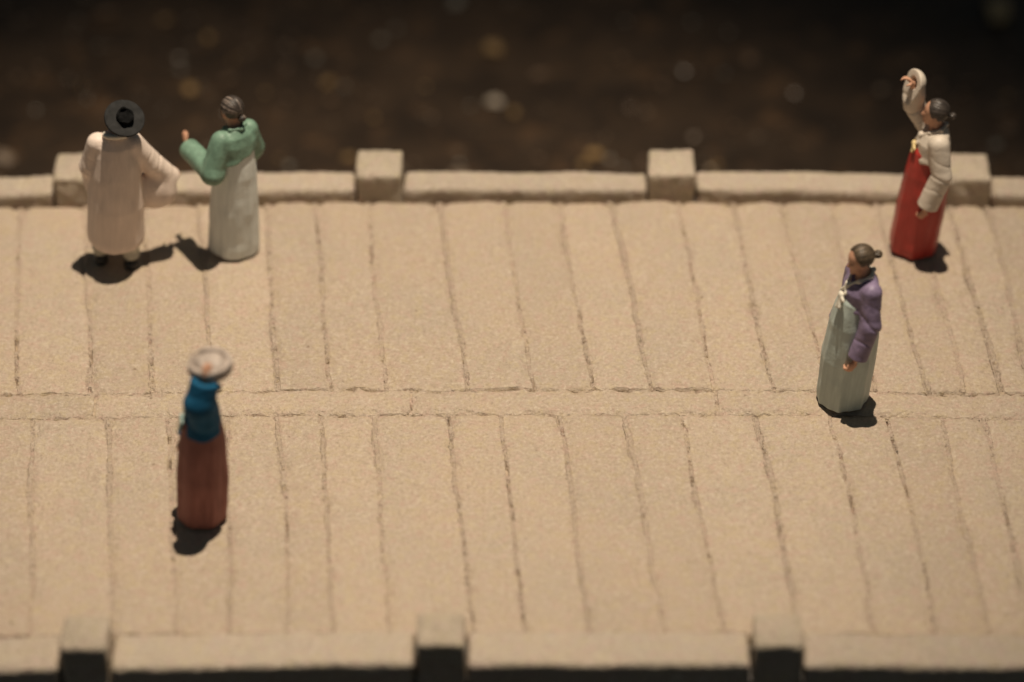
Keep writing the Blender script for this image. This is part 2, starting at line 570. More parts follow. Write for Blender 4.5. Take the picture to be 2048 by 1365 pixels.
def joint(pts, key, width, depth, pit, ridge=0.012):
    """crumbly filling of one joint along a polyline"""
    pts = np.asarray(pts, float)
    d = np.linalg.norm(np.diff(pts, axis=0), axis=1)
    s = np.concatenate([[0], np.cumsum(d)])
    t = np.arange(0, s[-1], 0.011)
    cx = np.interp(t, s, pts[:, 0])
    cy = np.interp(t, s, pts[:, 1])
    tx = np.gradient(cx)
    ty = np.gradient(cy)
    ln = np.hypot(tx, ty) + 1e-9
    nx, ny = -ty / ln, tx / ln
    w = np.linspace(-1, 1, 13) * width / 2
    Xc = cx[:, None] + nx[:, None] * w
    Yc = cy[:, None] + ny[:, None] * w
    flat = np.stack([Xc.ravel(), Yc.ravel(), np.zeros(Xc.size)], 1)
    wv = np.tile(w, len(t))
    z = arch(flat[:, 0]) - depth + 0.007 * snoise(flat, 30, key) + 0.005 * snoise(flat, 70, key + 1) + 0.007 * snoise(flat, 3.0, key + 2)
    z = z + 0.004 - ridge * smoothstep(width * 0.22, width * 0.36, np.abs(wv + 0.004 * snoise(flat, 20, key + 8)))
    zone = noise(flat, 1.7, key + 4)
    sp = noise(flat, 22, key + 3) * 0.62 + noise(flat, 48, key + 7) * 0.38
    far = np.abs(flat[:, 1] + 0.78) / 2.6
    hole = smoothstep(pit, pit + 0.06, sp + (zone - 0.5) * 0.40 - 0.10 * far) * (1 - smoothstep(width * 0.12, width * 0.36, np.abs(wv)))
    ends = np.repeat(np.minimum(t, s[-1] - t), 13)
    if ridge:
        z = z - 0.045 * (1 - smoothstep(0, 0.045, ends))
    z = z - hole * 0.085
    V = np.stack([flat[:, 0], flat[:, 1], z], 1)
    I = np.arange(len(t) * 13).reshape(-1, 13)
    Q = np.stack([I[:-1, :-1], I[1:, :-1], I[1:, 1:], I[:-1, 1:]], -1).reshape(-1, 4)
    link('joint_filling', mesh_from('joint_filling', V, Q), M_JOINT, bridge)


for i in range(len(REAR) - 1):
    (a, d_), (b_, c_) = REAR[i], REAR[i + 1]
    slab('paving_slab', (a, b_, c_, d_, Y_REAR, Y_A), 100 + i * 11, i, i + 1, round_end=(0.05, 0.010))
for i in range(len(FRONT) - 1):
    (a, d_), (b_, c_) = FRONT[i], FRONT[i + 1]
    slab('paving_slab', (a, b_, c_, d_, Y_B, Y_FRONT), 600 + i * 11, 50 + i, 51 + i, round_end=(0.022, -0.006))
for i in range(len(STRIP) - 1):
    slab('paving_slab', (STRIP[i], STRIP[i + 1], STRIP[i + 1], STRIP[i], Y_A - 0.030, Y_B + 0.020), 900 + i * 11, 0, 0,
         round_end=(0.022, 0.026), along_x=True)
for i in range(1, len(REAR) - 1):
    yy = np.linspace(Y_REAR, Y_A - 0.03, 60)
    xx = np.interp(yy, [Y_A, Y_REAR], [REAR[i][1], REAR[i][0]]) + wander(yy, i, 0.022)
    joint(np.stack([xx, yy], 1), 2000 + i * 13, 0.060, 0.006, 0.60 + 0.13 * rng.random())
for i in range(1, len(FRONT) - 1):
    yy = np.linspace(Y_B + 0.03, Y_FRONT, 60)
    xx = np.interp(yy, [Y_FRONT, Y_B], [FRONT[i][1], FRONT[i][0]]) + wander(yy, 50 + i, 0.022)
    joint(np.stack([xx, yy], 1), 3000 + i * 13, 0.060, 0.005, 0.63 + 0.13 * rng.random())
for yj, ky in ((Y_A - 0.012, 4000), (Y_B + 0.006, 4100)):
    xx = np.linspace(-7.3, 7.6, 300)
    joint(np.stack([xx, yj + 0 * xx], 1), ky, 0.085, 0.032, 0.53, 0.0)
for i in range(1, len(STRIP) - 1):
    yy = np.linspace(Y_A, Y_B, 20)
    joint(np.stack([STRIP[i] + 0 * yy, yy], 1), 4200 + i * 17, 0.07, 0.022, 0.63)

# body of the bridge under the paving, down to the river bed
xs = np.linspace(-7.6, 7.9, 41)
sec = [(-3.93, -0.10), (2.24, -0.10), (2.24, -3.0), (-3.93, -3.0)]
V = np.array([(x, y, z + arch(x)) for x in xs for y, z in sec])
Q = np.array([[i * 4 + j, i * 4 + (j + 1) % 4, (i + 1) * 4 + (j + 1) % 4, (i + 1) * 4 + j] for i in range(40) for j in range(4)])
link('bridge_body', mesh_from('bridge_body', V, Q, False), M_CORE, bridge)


def curb(x0, x1, y0, y1, top, key, mat=None):
    c = np.array([(x0 + x1) / 2, (y0 + y1) / 2, (top - 0.3) / 2])
    hf = np.array([(x1 - x0) / 2, (y1 - y0) / 2, (top + 0.3) / 2])

    def f(P):
        q = P.copy()
        q[:, 2] -= arch(P[:, 0])
        q[:, 1] += 0.018 * snoise(P * [1, 0, 0], 1.3, key)
        q[:, 2] += 0.012 * snoise(P * [1, 1, 0], 1.8, key + 1)
        return s_box(q, c, hf, 0.05) + 0.011 * snoise(P, 5, key + 2) + 0.005 * snoise(P, 24, key + 3)
    V, Q = nets(f, c - hf - [0.05, 0.06, 0.15], c + hf + [0.05, 0.06, 0.06], 0.017)
    link('curb_stone', mesh_from('curb_stone', V, Q), mat or M_CURB, bridge)


def post(x, y, w, d, top, base, key, mat):
    c = np.array([x, y, (top + base) / 2])
    hf = np.array([w / 2, d / 2, (top - base) / 2])
    za = arch(np.array([x]))[0]

    def f(P):
        q = P - [0, 0, za]
        b = s_box(q, c, hf, 0.035)
        rel = np.maximum(np.abs(q[:, 0] - x) / (w / 2), np.abs(q[:, 1] - y) / (d / 2))
        cap = (q[:, 2] - (top + 0.0 - 0.058 * rel)) * 0.9
        r = smax(b, cap, 0.025)
        return r + 0.011 * snoise(P, 6, key) + 0.005 * snoise(P, 22, key + 1)
    V, Q = nets(f, c - hf - [0.05, 0.05, 0.06] + [0, 0, za], c + hf + [0.05, 0.05, 0.06] + [0, 0, za], 0.015)
    link('post', mesh_from('post', V, Q), mat, bridge)


RP = [(-6.25, 0.39, 0.29), (-3.735, 0.385, 0.30), (-1.14, 0.395, 0.29), (1.37, 0.395, 0.30), (3.905, 0.40, 0.285), (6.45, 0.39, 0.29)]
for k, (x, w, h) in enumerate(RP):
    post(x, 2.19, w, 0.40, h, -0.5, 5000 + 7 * k, M_POST)
edges = [-7.5] + [v for x, w, h in RP for v in (x - w / 2 - 0.008, x + w / 2 + 0.012)] + [7.8]
for k in range(0, len(edges), 2):
    curb(edges[k], edges[k + 1], 1.985, 2.275, 0.10, 5200 + 9 * k)
FP = [(-5.70, 0.36, 0.33), (-3.13, 0.35, 0.33), (-0.522, 0.355, 0.34), (1.948, 0.36, 0.335), (4.50, 0.36, 0.33), (7.0, 0.36, 0.33)]
for k, (x, w, h) in enumerate(FP):
    post(x, -3.775, w, 0.37, h, -1.4, 5400 + 7 * k, M_POST)
edges = [-7.5] + [v for x, w, h in FP for v in (x - w / 2 - 0.02, x + w / 2 + 0.015)] + [7.8]
for k in range(0, len(edges), 2):
    curb(edges[k], edges[k + 1], -3.955, -3.575, 0.085, 5600 + 9 * k)

# ------------------------------------------------------------------ figurines
HB = 0.115      # half the height of a head


def frame(pitch=0.0, yaw=0.0, roll=0.0):
    """rotation (columns: forward, left, up); pitch>0 looks up, yaw>0 turns to the left"""
    cp, sp, cy, sy, cr, sr = math.cos(pitch), math.sin(pitch), math.cos(yaw), math.sin(yaw), math.cos(roll), math.sin(roll)
    Ry = np.array([[cp, 0, -sp], [0, 1, 0], [sp, 0, cp]])
    Rz = np.array([[cy, -sy, 0], [sy, cy, 0], [0, 0, 1]])
    Rx = np.array([[1, 0, 0], [0, cr, -sr], [0, sr, cr]])
    return Rz @ Ry @ Rx


def head_sdf(P, c, R):
    q = (P - c) @ R / HB
    d = s_ell(q, (-0.05, 0, 0.24), (0.86, 0.74, 0.78))
    d = smin(d, s_ell(q, (0.26, 0, -0.36), (0.52, 0.52, 0.66)), 0.30)
    d = smin(d, s_ell(q, (0.60, 0, -0.84), (0.20, 0.20, 0.16)), 0.15)
    aq = q * [1, 0, 1] + np.abs(q) * [0, 1, 0]
    d = smax(d, -s_ell(aq, (0.86, 0.29, -0.02), (0.17, 0.20, 0.13)), 0.10)
    d = smin(d, s_ell(aq, (0.70, 0.28, -0.03), (0.09, 0.13, 0.07)), 0.04)
    d = smin(d, s_cone(q, (0.78, 0, 0.02), (0.90, 0, -0.26), 0.07, 0.11), 0.08)
    d = smin(d, s_ell(q, (0.74, 0, -0.50), (0.09, 0.19, 0.05)), 0.05)
    d = smin(d, s_ell(q, (0.72, 0, -0.60), (0.09, 0.16, 0.05)), 0.05)
    ear = s_ell(aq, (-0.02, 0.72, -0.14), (0.20, 0.09, 0.27))
    ear = smax(ear, -s_ell(aq, (0.02, 0.82, -0.12), (0.11, 0.07, 0.16)), 0.05)
    d = smin(d, ear, 0.06)
    return d * HB


def head_paint(V, c, R):
    q = (V - c) @ R / HB
    aq = q * [1, 0, 1] + np.abs(q) * [0, 1, 0]
    col = np.ones((len(V), 3))

    def dab(d, rgb, soft=0.03):
        w = (1 - smoothstep(-soft, soft, d))[:, None]
        col[:] = col * (1 - w) + np.array(rgb) * w
    front = np.where(q[:, 0] > 0.4, 0, 1.0)
    dab(s_ell(aq, (0.74, 0.28, -0.03), (0.16, 0.10, 0.035)) + front, (0.08, 0.1, 0.12))
    dab(s_ell(aq, (0.74, 0.30, 0.17), (0.25, 0.17, 0.03)) + front, (0.14, 0.16, 0.18))
    dab(s_ell(q, (0.78, 0, -0.55), (0.12, 0.16, 0.06)) + front, (0.9, 0.45, 0.42))
    return col


def hair_sdf(P, c, R, bun=True):
    q = (P - c) @ R / HB
    d = s_ell(q, (-0.10, 0, 0.27), (0.92, 0.82, 0.84))
    ph = np.arctan2(q[:, 1], q[:, 2] - 0.15)
    d = d + 0.020 * np.sin(34 * ph + 3 * np.sin(q[:, 0] * 4)) * smoothstep(-1.0, -0.5, q[:, 0])
    part = np.abs(q[:, 1])
    d = d + 0.03 * (1 - smoothstep(0, 0.07, part)) * smoothstep(0, 0.3, q[:, 2])
    line = q[:, 0] - (0.26 + 0.40 * q[:, 2]) + 0.10 * (1 - smoothstep(0, 0.5, part))
    d = smax(d, line * 0.9, 0.06)
    d = smax(d, (-0.66 - q[:, 2]), 0.08)
    inner = s_ell(q, (-0.05, 0, 0.24), (0.80, 0.68, 0.72))
    return smax(d, -inner, 0.02) * HB


def hair_paint(V, c, R, hi):
    q = (V - c) @ R / HB
    ph = np.arctan2(q[:, 1], q[:, 2] - 0.15)
    pp = np.stack([ph * 9, q[:, 0] * 0.7, q[:, 0] * 0], 1)
    w = smoothstep(0.56, 0.78, noise(pp, 1.0, 77) * 0.5 + noise(pp, 2.2, 78) * 0.5)[:, None]
    return np.ones((len(V), 3)) * (0.75 + w * hi)


def hand_sdf(P, wrist, dr, nrm, side, curl=(0.6, 0.8, 0.9, 1.0), size=1.0, thumb=0.5, spread=0.12):
    """five fingers on a palm; dr points along the hand, nrm out of the palm, side=+1 puts the thumb along dr x nrm"""
    w = np.asarray(wrist, float)
    d = np.asarray(dr, float)
    d = d / np.linalg.norm(d)
    nrm = np.asarray(nrm, float)
    nrm = nrm - (nrm @ d) * d
    nrm /= np.linalg.norm(nrm)
    t = np.cross(d, nrm) * side
    q = np.stack([(P - w) @ d, (P - w) @ t, (P - w) @ nrm], 1) / size
    r = s_ell(q, (0.045, 0, 0), (0.05, 0.040, 0.020))
    for k, (off, ln) in enumerate(((0.027, 0.034), (0.009, 0.040), (-0.009, 0.037), (-0.027, 0.029))):
        c = curl[k]
        a = np.array([0.080, off, 0.0])
        sx = off * spread * 12
        p1 = a + ln * np.array([math.cos(c), sx * 0.5, math.sin(c)])
        c2 = c * 2.1
        p2 = p1 + ln * 0.85 * np.array([math.cos(c2), sx * 0.3, math.sin(c2)])
        f = smin(s_cone(q, a, p1, 0.0115, 0.0105), s_cone(q, p1, p2, 0.0105, 0.0085), 0.004)
        r = smin(r, f, 0.006)
    a = np.array([0.022, 0.030, 0.006])
    p1 = a + 0.040 * np.array([0.75, 0.75, 0.25 + thumb * 0.5])
    p2 = p1 + 0.034 * np.array([0.9, 0.1, 0.3 + thumb])
    th = smin(s_cone(q, a, p1, 0.014, 0.012), s_cone(q, p1, p2, 0.012, 0.009), 0.004)
    return smin(r, th, 0.010) * size


def unit(a):
    a = np.asarray(a, float)
    return a / np.linalg.norm(a)


def make_body(root, head_c, head_R, arms, hands, feet, hip=0.72, sh=0.13, shz=1.17):
    neck = head_c + head_R @ np.array([-0.10, 0, -0.55]) * HB
    base = np.array([-0.02, 0, shz - 0.02])

    def f(P):
        d = head_sdf(P, head_c, head_R)
        d = smin(d, s_cone(P, neck, base, 0.050, 0.062), 0.03)
        d = smin(d, s_ell(P, (0, 0, 1.02), (0.085, 0.125, 0.20)), 0.05)
        d = smin(d, s_ell(P, (0, 0, hip), (0.09, 0.12, 0.18)), 0.08)
        for ft in feet:
            s = 1 if ft[1] > 0 else -1
            leg = s_chain(P, [(0, 0.06 * s, hip - 0.03), ((ft[0]) * 0.5, ft[1] * 0.9, 0.40), (ft[0], ft[1], 0.07)], [0.075, 0.055, 0.036])
            leg = smin(leg, s_cone(P, (ft[0] - 0.01, ft[1], 0.032), (ft[0] + 0.10, ft[1], 0.026), 0.034, 0.028), 0.02)
            d = smin(d, leg, 0.04)
        for pts in arms:
            d = smin(d, s_chain(P, pts, [0.045, 0.036, 0.024]), 0.03)
        for hd in hands:
            d = smin(d, hand_sdf(P, **hd), 0.012)
        return d
    allp = np.concatenate([np.array(a) for a in arms] + [[head_c]])
    lo = np.minimum(allp.min(0) - 0.22, [-0.2, -0.22, -0.03])
    hi = np.maximum(allp.max(0) + 0.22, [0.25, 0.22, 1.5])
    lo[2] = -0.03
    V, Q = nets(f, lo, hi, 0.0066)
    me = mesh_from('body', V, Q)
    paint(me, head_paint(V, head_c, head_R))
    return link('body', me, M_SKIN, root)


def make_hair(root, c, R, mat, hi, bun=(-1.12, 0, -0.02), bun_r=0.27, under=None):
    V, Q = nets(lambda P: hair_sdf(P, c, R) if under is None else smax(hair_sdf(P, c, R), under(P), 0.01), c - 0.17, c + 0.17, 0.0052)
    me = mesh_from('hair', V, Q)
    paint(me, hair_paint(V, c, R, hi))
    h = link('hair', me, mat, root)
    if under is not None:
        return h
    b = c + R @ np.array(bun) * HB
    b0 = c + R @ (np.array(bun) * [0.72, 1, 1]) * HB
    r = bun_r * HB

    def f(P):
        d = smin(s_ell(P, b, (r, r * 1.08, r * 0.92)), s_cone(P, b0, b, r * 0.75, r * 0.6), 0.01)
        q = (P - b) @ R
        return d + 0.0022 * np.sin(9 * np.arctan2(q[:, 1], q[:, 2]) + 160 * q[:, 0])
    V, Q = nets(f, np.minimum(b, b0) - r * 1.6, np.maximum(b, b0) + r * 1.6, 0.004)
    me = mesh_from('bun', V, Q)
    paint(me, hair_paint(V, c, R, hi) * 0.9)
    link('bun', me, mat, h)
    return h


def skirt_shape(seed, facets, amp, pleats, poly=0.0):
    def sh(ph, u):
        g = smoothstep(1.05, 0.25, u)
        r = amp * np.cos(facets * ph + seed) * (0.35 + 0.65 * g)
        r = r + amp * 0.55 * np.cos((facets * 2 + 1) * ph + seed * 2.3) * g
        r = r + 0.010 * (np.abs(np.sin(pleats * ph * 0.5 + seed + 0.6 * np.sin(3 * ph))) - 0.6) * (0.5 + 0.5 * g)
        if poly:
            a = 2 * math.pi / 7
            m_ = np.mod(ph + seed + a / 2, a) - a / 2
            r = r * 0.6 + poly * (math.cos(a / 2) / np.cos(m_) - 0.95) * (0.4 + 0.6 * g)
        return r
    return sh


def make_skirt(root, mat, us, fa, lb, cf, seed, facets=5, amp=0.035, pleats=22, poly=0.0):
    sh = skirt_shape(seed, facets, amp, pleats, poly)

    def f(P):
        d = s_loft(P, us, fa, lb, cf, None, sh)
        inner = s_ell(P * [1, 1, 1], (cf[0], 0, us[0] - 0.02), (fa[0] * 0.86, lb[0] * 0.86, 0.16))
        return smax(d * 0.9, -inner, 0.012) + 0.003 * snoise(P, 11, int(seed * 10))
    mx = max(max(fa), max(lb)) * 1.15 + 0.1
    V, Q = nets(f, (-mx, -mx, us[0] - 0.03), (mx, mx, us[-1] + 0.03), 0.0085)
    return link('skirt', mesh_from('skirt', V, Q), mat, root)


def sleeve_sdf(P, pts, rads, open_r, depth=0.05, axis=None):
    pts = [np.asarray(p, float) for p in pts]
    d = s_chain(P, pts, rads)
    ax = unit(pts[-1] - pts[-2]) if axis is None else unit(axis)
    end = pts[-1]
    cut = (P - end) @ ax
    d = smax(d, cut, 0.012)                         # flat cuff
    cav = s_cone(P, end - ax * depth, end + ax * 0.05, open_r * 0.8, open_r)
    return smax(d, -cav, 0.008)


def folds(P, pts, amp, freq, seed):
    """creases across the inside of a bent sleeve"""
    pts = [np.asarray(p, float) for p in pts]
    e = pts[1]
    a = unit(pts[-1] - pts[0])
    s = (P - e) @ a
    w = np.exp(-(np.linalg.norm(P - e, axis=1) / 0.16) ** 2)
    s = s + 0.45 * (P[:, 0] - e[0])
    return amp * 1.3 * w * (1 - np.abs(np.sin(freq * 0.28 * s + 1.6 * snoise(P, 5, seed)))) ** 3 * (0.4 + noise(P, 6, seed + 3))


def make_jacket(root, mat, sleeves, hem=0.93, slope=0.0, neck=None, seed=1, chest=(0.135, 0.175), tilt=0.0, vneck=True):
    """short jacket; sleeves: list of dict(pts, rads, open_r)"""
    us = [hem - 0.1, hem, 1.02, 1.12, 1.20, 1.255]
    fa = [chest[0] * 1.22, chest[0] * 1.20, chest[0] * 1.08, chest[0], chest[0] * 0.78, 0.062]
    lb = [chest[1] * 1.10, chest[1] * 1.08, chest[1] * 1.03, chest[1], chest[1] * 0.80, 0.075]

    def f(P):
        d = s_loft(P, us, fa, lb, [0, 0, 0, 0, -0.01, -0.02])
        d = smax(d, (hem + slope * P[:, 0] + tilt * P[:, 1] + 0.006 * np.sin(P[:, 1] * 50) - P[:, 2]) * 0.97, 0.012)
        for s in sleeves:
            sd = sleeve_sdf(P, s['pts'], s['rads'], s['open_r'], s.get('depth', 0.05), s.get('axis'))
            if 'extra' in s:
                sd = smin(sd, s['extra'](P), 0.03)
            d = smin(d, sd + folds(P, s['pts'], s.get('fold', 0.008), 75, seed), 0.022)
        d = d + 0.004 * snoise(P, 9, seed) + 0.005 * snoise(P, 4.5, seed + 1)
        if vneck:      # open neck, deeper in front
            d = smax(d, -s_cone(P, (0.0, 0, 1.30), (0.10, 0, 1.205), 0.075, 0.03), 0.012)
        return d
    allp = np.concatenate([np.array(s['pts']) for s in sleeves])
    rm = max(max(s['rads']) for s in sleeves) + 0.12
    lo = np.minimum(allp.min(0) - rm, [-0.25, -0.25, hem - 0.12])
    hi = np.maximum(allp.max(0) + rm, [0.25, 0.25, 1.30])
    V, Q = nets(f, lo, hi, 0.0075)
    return link('jacket', mesh_from('jacket', V, Q), mat, root)


def make_collar(jacket, mat, lap=0.10, z0=1.235):
    """band round the neck crossing on the chest"""
    pts = [(lap + 0.045, -0.035, 1.095), (0.115, 0.012, 1.165), (0.055, 0.068, 1.225), (-0.03, 0.075, z0 + 0.02), (-0.085, 0, z0 + 0.03),
           (-0.03, -0.075, z0 + 0.02), (0.055, -0.068, 1.225), (0.115, -0.012, 1.165), (lap + 0.045, 0.03, 1.10)]
    V, Q = nets(lambda P: s_chain(P, pts, [0.014] * len(pts)), (-0.13, -0.12, 1.05), (0.2, 0.12, 1.32), 0.005)
    link('collar', mesh_from('collar', V, Q), mat, jacket)


def make_ribbon(jacket, mat, p, tails):
    p = np.asarray(p, float)

    def f(P):
        d = s_ell(P, p, (0.022, 0.030, 0.026))
        d = smin(d, s_ell(P, p + [0.006, 0.04, -0.018], (0.013, 0.036, 0.020)), 0.012)
        for t in tails:
            d = smin(d, s_cone(P, p, p + np.asarray(t), 0.013, 0.015), 0.012)
        return d
    V, Q = nets(f, p - [0.1, 0.14, 0.30], p + [0.1, 0.14, 0.08], 0.005)
    link('ribbon', mesh_from('ribbon', V, Q), mat, jacket)


def figurine(label, x, y, heading, lean=(0, 0), scale=1.0):
    z = arch(np.array([x]))[0] + 0.006
    r = empty('figurine', (x, y, z))
    # lean = (towards the right, towards the back) in the bridge's own axes
    from mathutils import Matrix
    m = Matrix.Rotation(lean[0], 3, 'Y') @ Matrix.Rotation(-lean[1], 3, 'X') @ Matrix.Rotation(math.radians(heading), 3, 'Z')
    r.rotation_euler = m.to_euler()
    r.scale = (scale,) * 3
    tag(r, label, 'figurine', 'painted figurines standing on the bridge')
    return r


A = np.array
FEET = [(0.0, 0.07), (0.02, -0.07)]

# --- woman with the green jacket, arm held out -------------------------------
g = figurine('woman figurine in green jacket and pale skirt, forearm held out, beside hatted man', -2.337, 1.296, 132, (0.045, 0))
hc, hR = A([0.045, 0, 1.385]), frame(-0.06, 0.05)
la = [(0.0, 0.14, 1.16), (-0.02, 0.25, 0.89), (0.37, 0.20, 0.92)]
ra = [(0.0, -0.14, 1.16), (0.03, -0.22, 0.92), (0.12, -0.17, 0.72)]
make_body(g, hc, hR, [la[:2] + [(0.38, 0.195, 0.92)], ra[:2] + [(0.13, -0.165, 0.70)]],
          [dict(wrist=(0.385, 0.195, 0.92), dr=(0.55, 0.05, 0.9), nrm=(-0.3, -1, 0.1), side=1, curl=(0.25, 0.35, 0.5, 0.6), size=0.88),
           dict(wrist=(0.13, -0.165, 0.70), dr=(0.4, 0, -1), nrm=(0, 1, 0.3), side=-1)], FEET)
make_hair(g, hc, hR, M_HAIR, 3.2, (-0.98, -0.12, -0.34), 0.27)
make_skirt(g, M_GSKIRT, [0.022, 0.10, 0.45, 0.80, 1.02, 1.10], [0.215, 0.212, 0.200, 0.172, 0.15, 0.12],
           [0.215, 0.212, 0.205, 0.185, 0.165, 0.13], [0.015, 0.012, 0.01, 0, 0, 0], 0.7, 5, 0.02, 20)
j = make_jacket(g, M_GREEN, [dict(pts=la, rads=[0.088, 0.098, 0.088], open_r=0.066), dict(pts=ra, rads=[0.085, 0.09, 0.085], open_r=0.062)],
                0.965, -0.30, seed=11, tilt=-0.30, chest=(0.15, 0.185))
make_collar(j, M_GREEN)
make_ribbon(j, M_GREEN, (0.155, 0, 1.07), [(0.015, 0.015, -0.2)])

# --- woman in purple ----------------------------------------------------------
p = figurine('woman figurine in purple jacket and grey-green skirt with white ribbon, arm at side', 2.677, -0.725, 199, (0.05, -0.02), 1.02)
hc, hR = A([0.04, 0, 1.385]), frame(-0.16, -0.02)
la = [(-0.015, 0.15, 1.16), (-0.005, 0.215, 0.89), (0.075, 0.235, 0.61)]
ra = [(-0.01, -0.15, 1.16), (-0.03, -0.205, 0.90), (0.06, -0.20, 0.64)]
make_body(p, hc, hR, [la[:2] + [(0.085, 0.235, 0.59)], ra[:2] + [(0.07, -0.20, 0.62)]],
          [dict(wrist=(0.095, 0.237, 0.575), dr=(0.55, 0.0, -1), nrm=(0.1, -1, 0), side=1, curl=(0.75, 0.85, 0.95, 1.05), size=0.98),
           dict(wrist=(0.07, -0.20, 0.62), dr=(0.3, 0, -1), nrm=(0.1, 1, 0), side=-1)], FEET)
make_hair(p, hc, hR, M_HAIRB, 0.9, (-1.26, 0, 0.02), 0.29)
make_skirt(p, M_MINT, [0.022, 0.10, 0.45, 0.80, 1.02, 1.10], [0.203, 0.207, 0.215, 0.195, 0.16, 0.12],
           [0.20, 0.20, 0.205, 0.19, 0.16, 0.12], [0.040, 0.040, 0.033, 0.02, 0.01, 0], 2.1, 6, 0.03, 6, 0.9)
j = make_jacket(p, M_PURPLE, [dict(pts=la, rads=[0.084, 0.080, 0.078], open_r=0.060, fold=0.013), dict(pts=ra, rads=[0.085, 0.085, 0.08], open_r=0.06)],
                0.985, -0.30, seed=23)
make_collar(j, M_WHITE)
make_ribbon(j, M_WHITE, (0.172, 0.015, 1.085), [(0.025, 0.045, -0.085), (0.03, 0.01, -0.10)])

# --- woman in red skirt, waving -----------------------------------------------
r = figurine('woman figurine in cream jacket and red skirt with one arm raised high', 3.431, 1.307, 184, (0.05, 0))
hc, hR = A([0.02, 0, 1.38]), frame(0.02, -0.28)
la = [(-0.01, 0.15, 1.16), (-0.05, 0.225, 0.90), (0.035, 0.235, 0.60)]
ra = [(0.03, -0.12, 1.16), (0.17, -0.17, 1.34), (0.215, -0.13, 1.59)]
make_body(r, hc, hR, [la[:2] + [(0.045, 0.235, 0.58)], ra[:2] + [(0.215, -0.125, 1.585)]],
          [dict(wrist=(0.045, 0.235, 0.56), dr=(0.55, 0.0, -1), nrm=(0.1, -1, 0), side=1, size=0.85),
           dict(wrist=(0.222, -0.125, 1.60), dr=(0.75, 0.25, 0.75), nrm=(0.6, 0.2, -0.8), side=1, curl=(0.2, 0.4, 0.6, 0.7), size=0.82)], FEET)
make_hair(r, hc, hR, M_HAIR, 0.7, (-1.24, 0, 0.0), 0.25)
make_skirt(r, M_RED, [0.022, 0.10, 0.45, 0.80, 1.02, 1.10], [0.205, 0.207, 0.207, 0.19, 0.16, 0.12],
           [0.195, 0.197, 0.195, 0.18, 0.16, 0.12], [0.05, 0.048, 0.03, 0.015, 0.01, 0], 3.6, 6, 0.03, 6, 0.55)
j = make_jacket(r, M_CREAM, [dict(pts=la, rads=[0.086, 0.086, 0.092], open_r=0.072, fold=0.011),
                             dict(pts=ra, rads=[0.092, 0.088, 0.116], open_r=0.060, depth=0.03, fold=0.014, axis=(1.0, 0.35, 0.25))], 0.985, -0.32, seed=37)
make_collar(j, M_CREAM)
make_ribbon(j, M_YELLOW, (0.165, 0.01, 1.085), [(0.015, 0.03, -0.06)])

# --- woman carrying a basket on her head ----------------------------------------
FX, FY = -2.39, -2.181
w = figurine('woman figurine in blue jacket and maroon skirt steadying a load on her head', FX, FY, 190, (0.055, 0), 0.95)
hc, hR = A([0.0, 0, 1.365]), frame(0.0, 0)
la = [(0.0, 0.13, 1.15), (0.045, 0.195, 1.34), (0.0, 0.16, 1.54)]
ra = [(-0.01, -0.15, 1.16), (0.0, -0.21, 0.92), (0.12, -0.16, 0.72)]
make_body(w, hc, hR, [la[:2] + [(-0.01, 0.16, 1.53)], ra],
          [dict(wrist=(0.0, 0.175, 1.55), dr=(-0.15, -0.1, 1), nrm=(0, -1, 0), side=-1, curl=(0.2, 0.25, 0.3, 0.35), size=1.0),
           dict(wrist=(0.13, -0.16, 0.70), dr=(0.3, 0, -1), nrm=(0.1, 1, 0), side=-1)], FEET)
make_hair(w, hc, hR, M_HAIR, 1.4, (-1.05, 0, -0.25), 0.26)
make_skirt(w, M_MAROON, [0.022, 0.10, 0.45, 0.80, 1.02, 1.10], [0.195, 0.20, 0.21, 0.19, 0.155, 0.12],
           [0.19, 0.195, 0.20, 0.18, 0.16, 0.12], [0.0, 0.0, 0.0, 0, 0, 0], 1.2, 6, 0.028, 14, 0.7)
j = make_jacket(w, M_BLUE, [dict(pts=la, rads=[0.125, 0.125, 0.11], open_r=0.075), dict(pts=ra, rads=[0.085, 0.09, 0.085], open_r=0.06)],
                0.93, -0.1, seed=51)
make_collar(j, M_TEAL)
make_ribbon(j, M_TEAL, (0.165, 0.01, 1.07), [(0.015, 0.03, -0.10), (0.02, 0.0, -0.13)])

# the load: a squat open basket resting on the head
zb = arch(np.array([FX]))[0] + 0.006
bx, by, bz = FX + math.sin(0.055) * 1.45 * 0.95 + 0.055, FY, zb + 0.95 * 1.475
basket = empty('head_basket', (bx, by, bz))
tag(basket, 'squat pinkish grey basket of pale goods on the blue jacketed woman', 'basket')


def basket_body(P):
    d = s_ell(P, (0, 0, 0.075), (0.168, 0.168, 0.110))
    d = smax(d, P[:, 2] - 0.125, 0.012)
    rim = np.hypot(np.hypot(P[:, 0], P[:, 1]) - 0.150, P[:, 2] - 0.122) - 0.017
    d = smin(d, rim, 0.012)
    d = smax(d, -s_ell(P, (0, 0, 0.135), (0.135, 0.135, 0.095)), 0.008)
    ph = np.arctan2(P[:, 1], P[:, 0])
    return d + 0.003 * np.sin(34 * ph) * np.sin(P[:, 2] * 190) + 0.014 * snoise(P, 9, 95)


V, Q = nets(basket_body, (-0.2, -0.2, -0.06), (0.2, 0.2, 0.18), 0.006)
link('basket_bowl', mesh_from('basket_bowl', V, Q), M_BASKET, basket)


def basket_heap(P):
    return s_ell(P, (0.008, -0.012, 0.108), (0.124, 0.12, 0.068)) + 0.012 * snoise(P, 22, 97)


V, Q = nets(basket_heap, (-0.15, -0.15, 0.0), (0.15, 0.15, 0.18), 0.006)
link('heap', mesh_from('heap', V, Q), M_BASKET, basket)

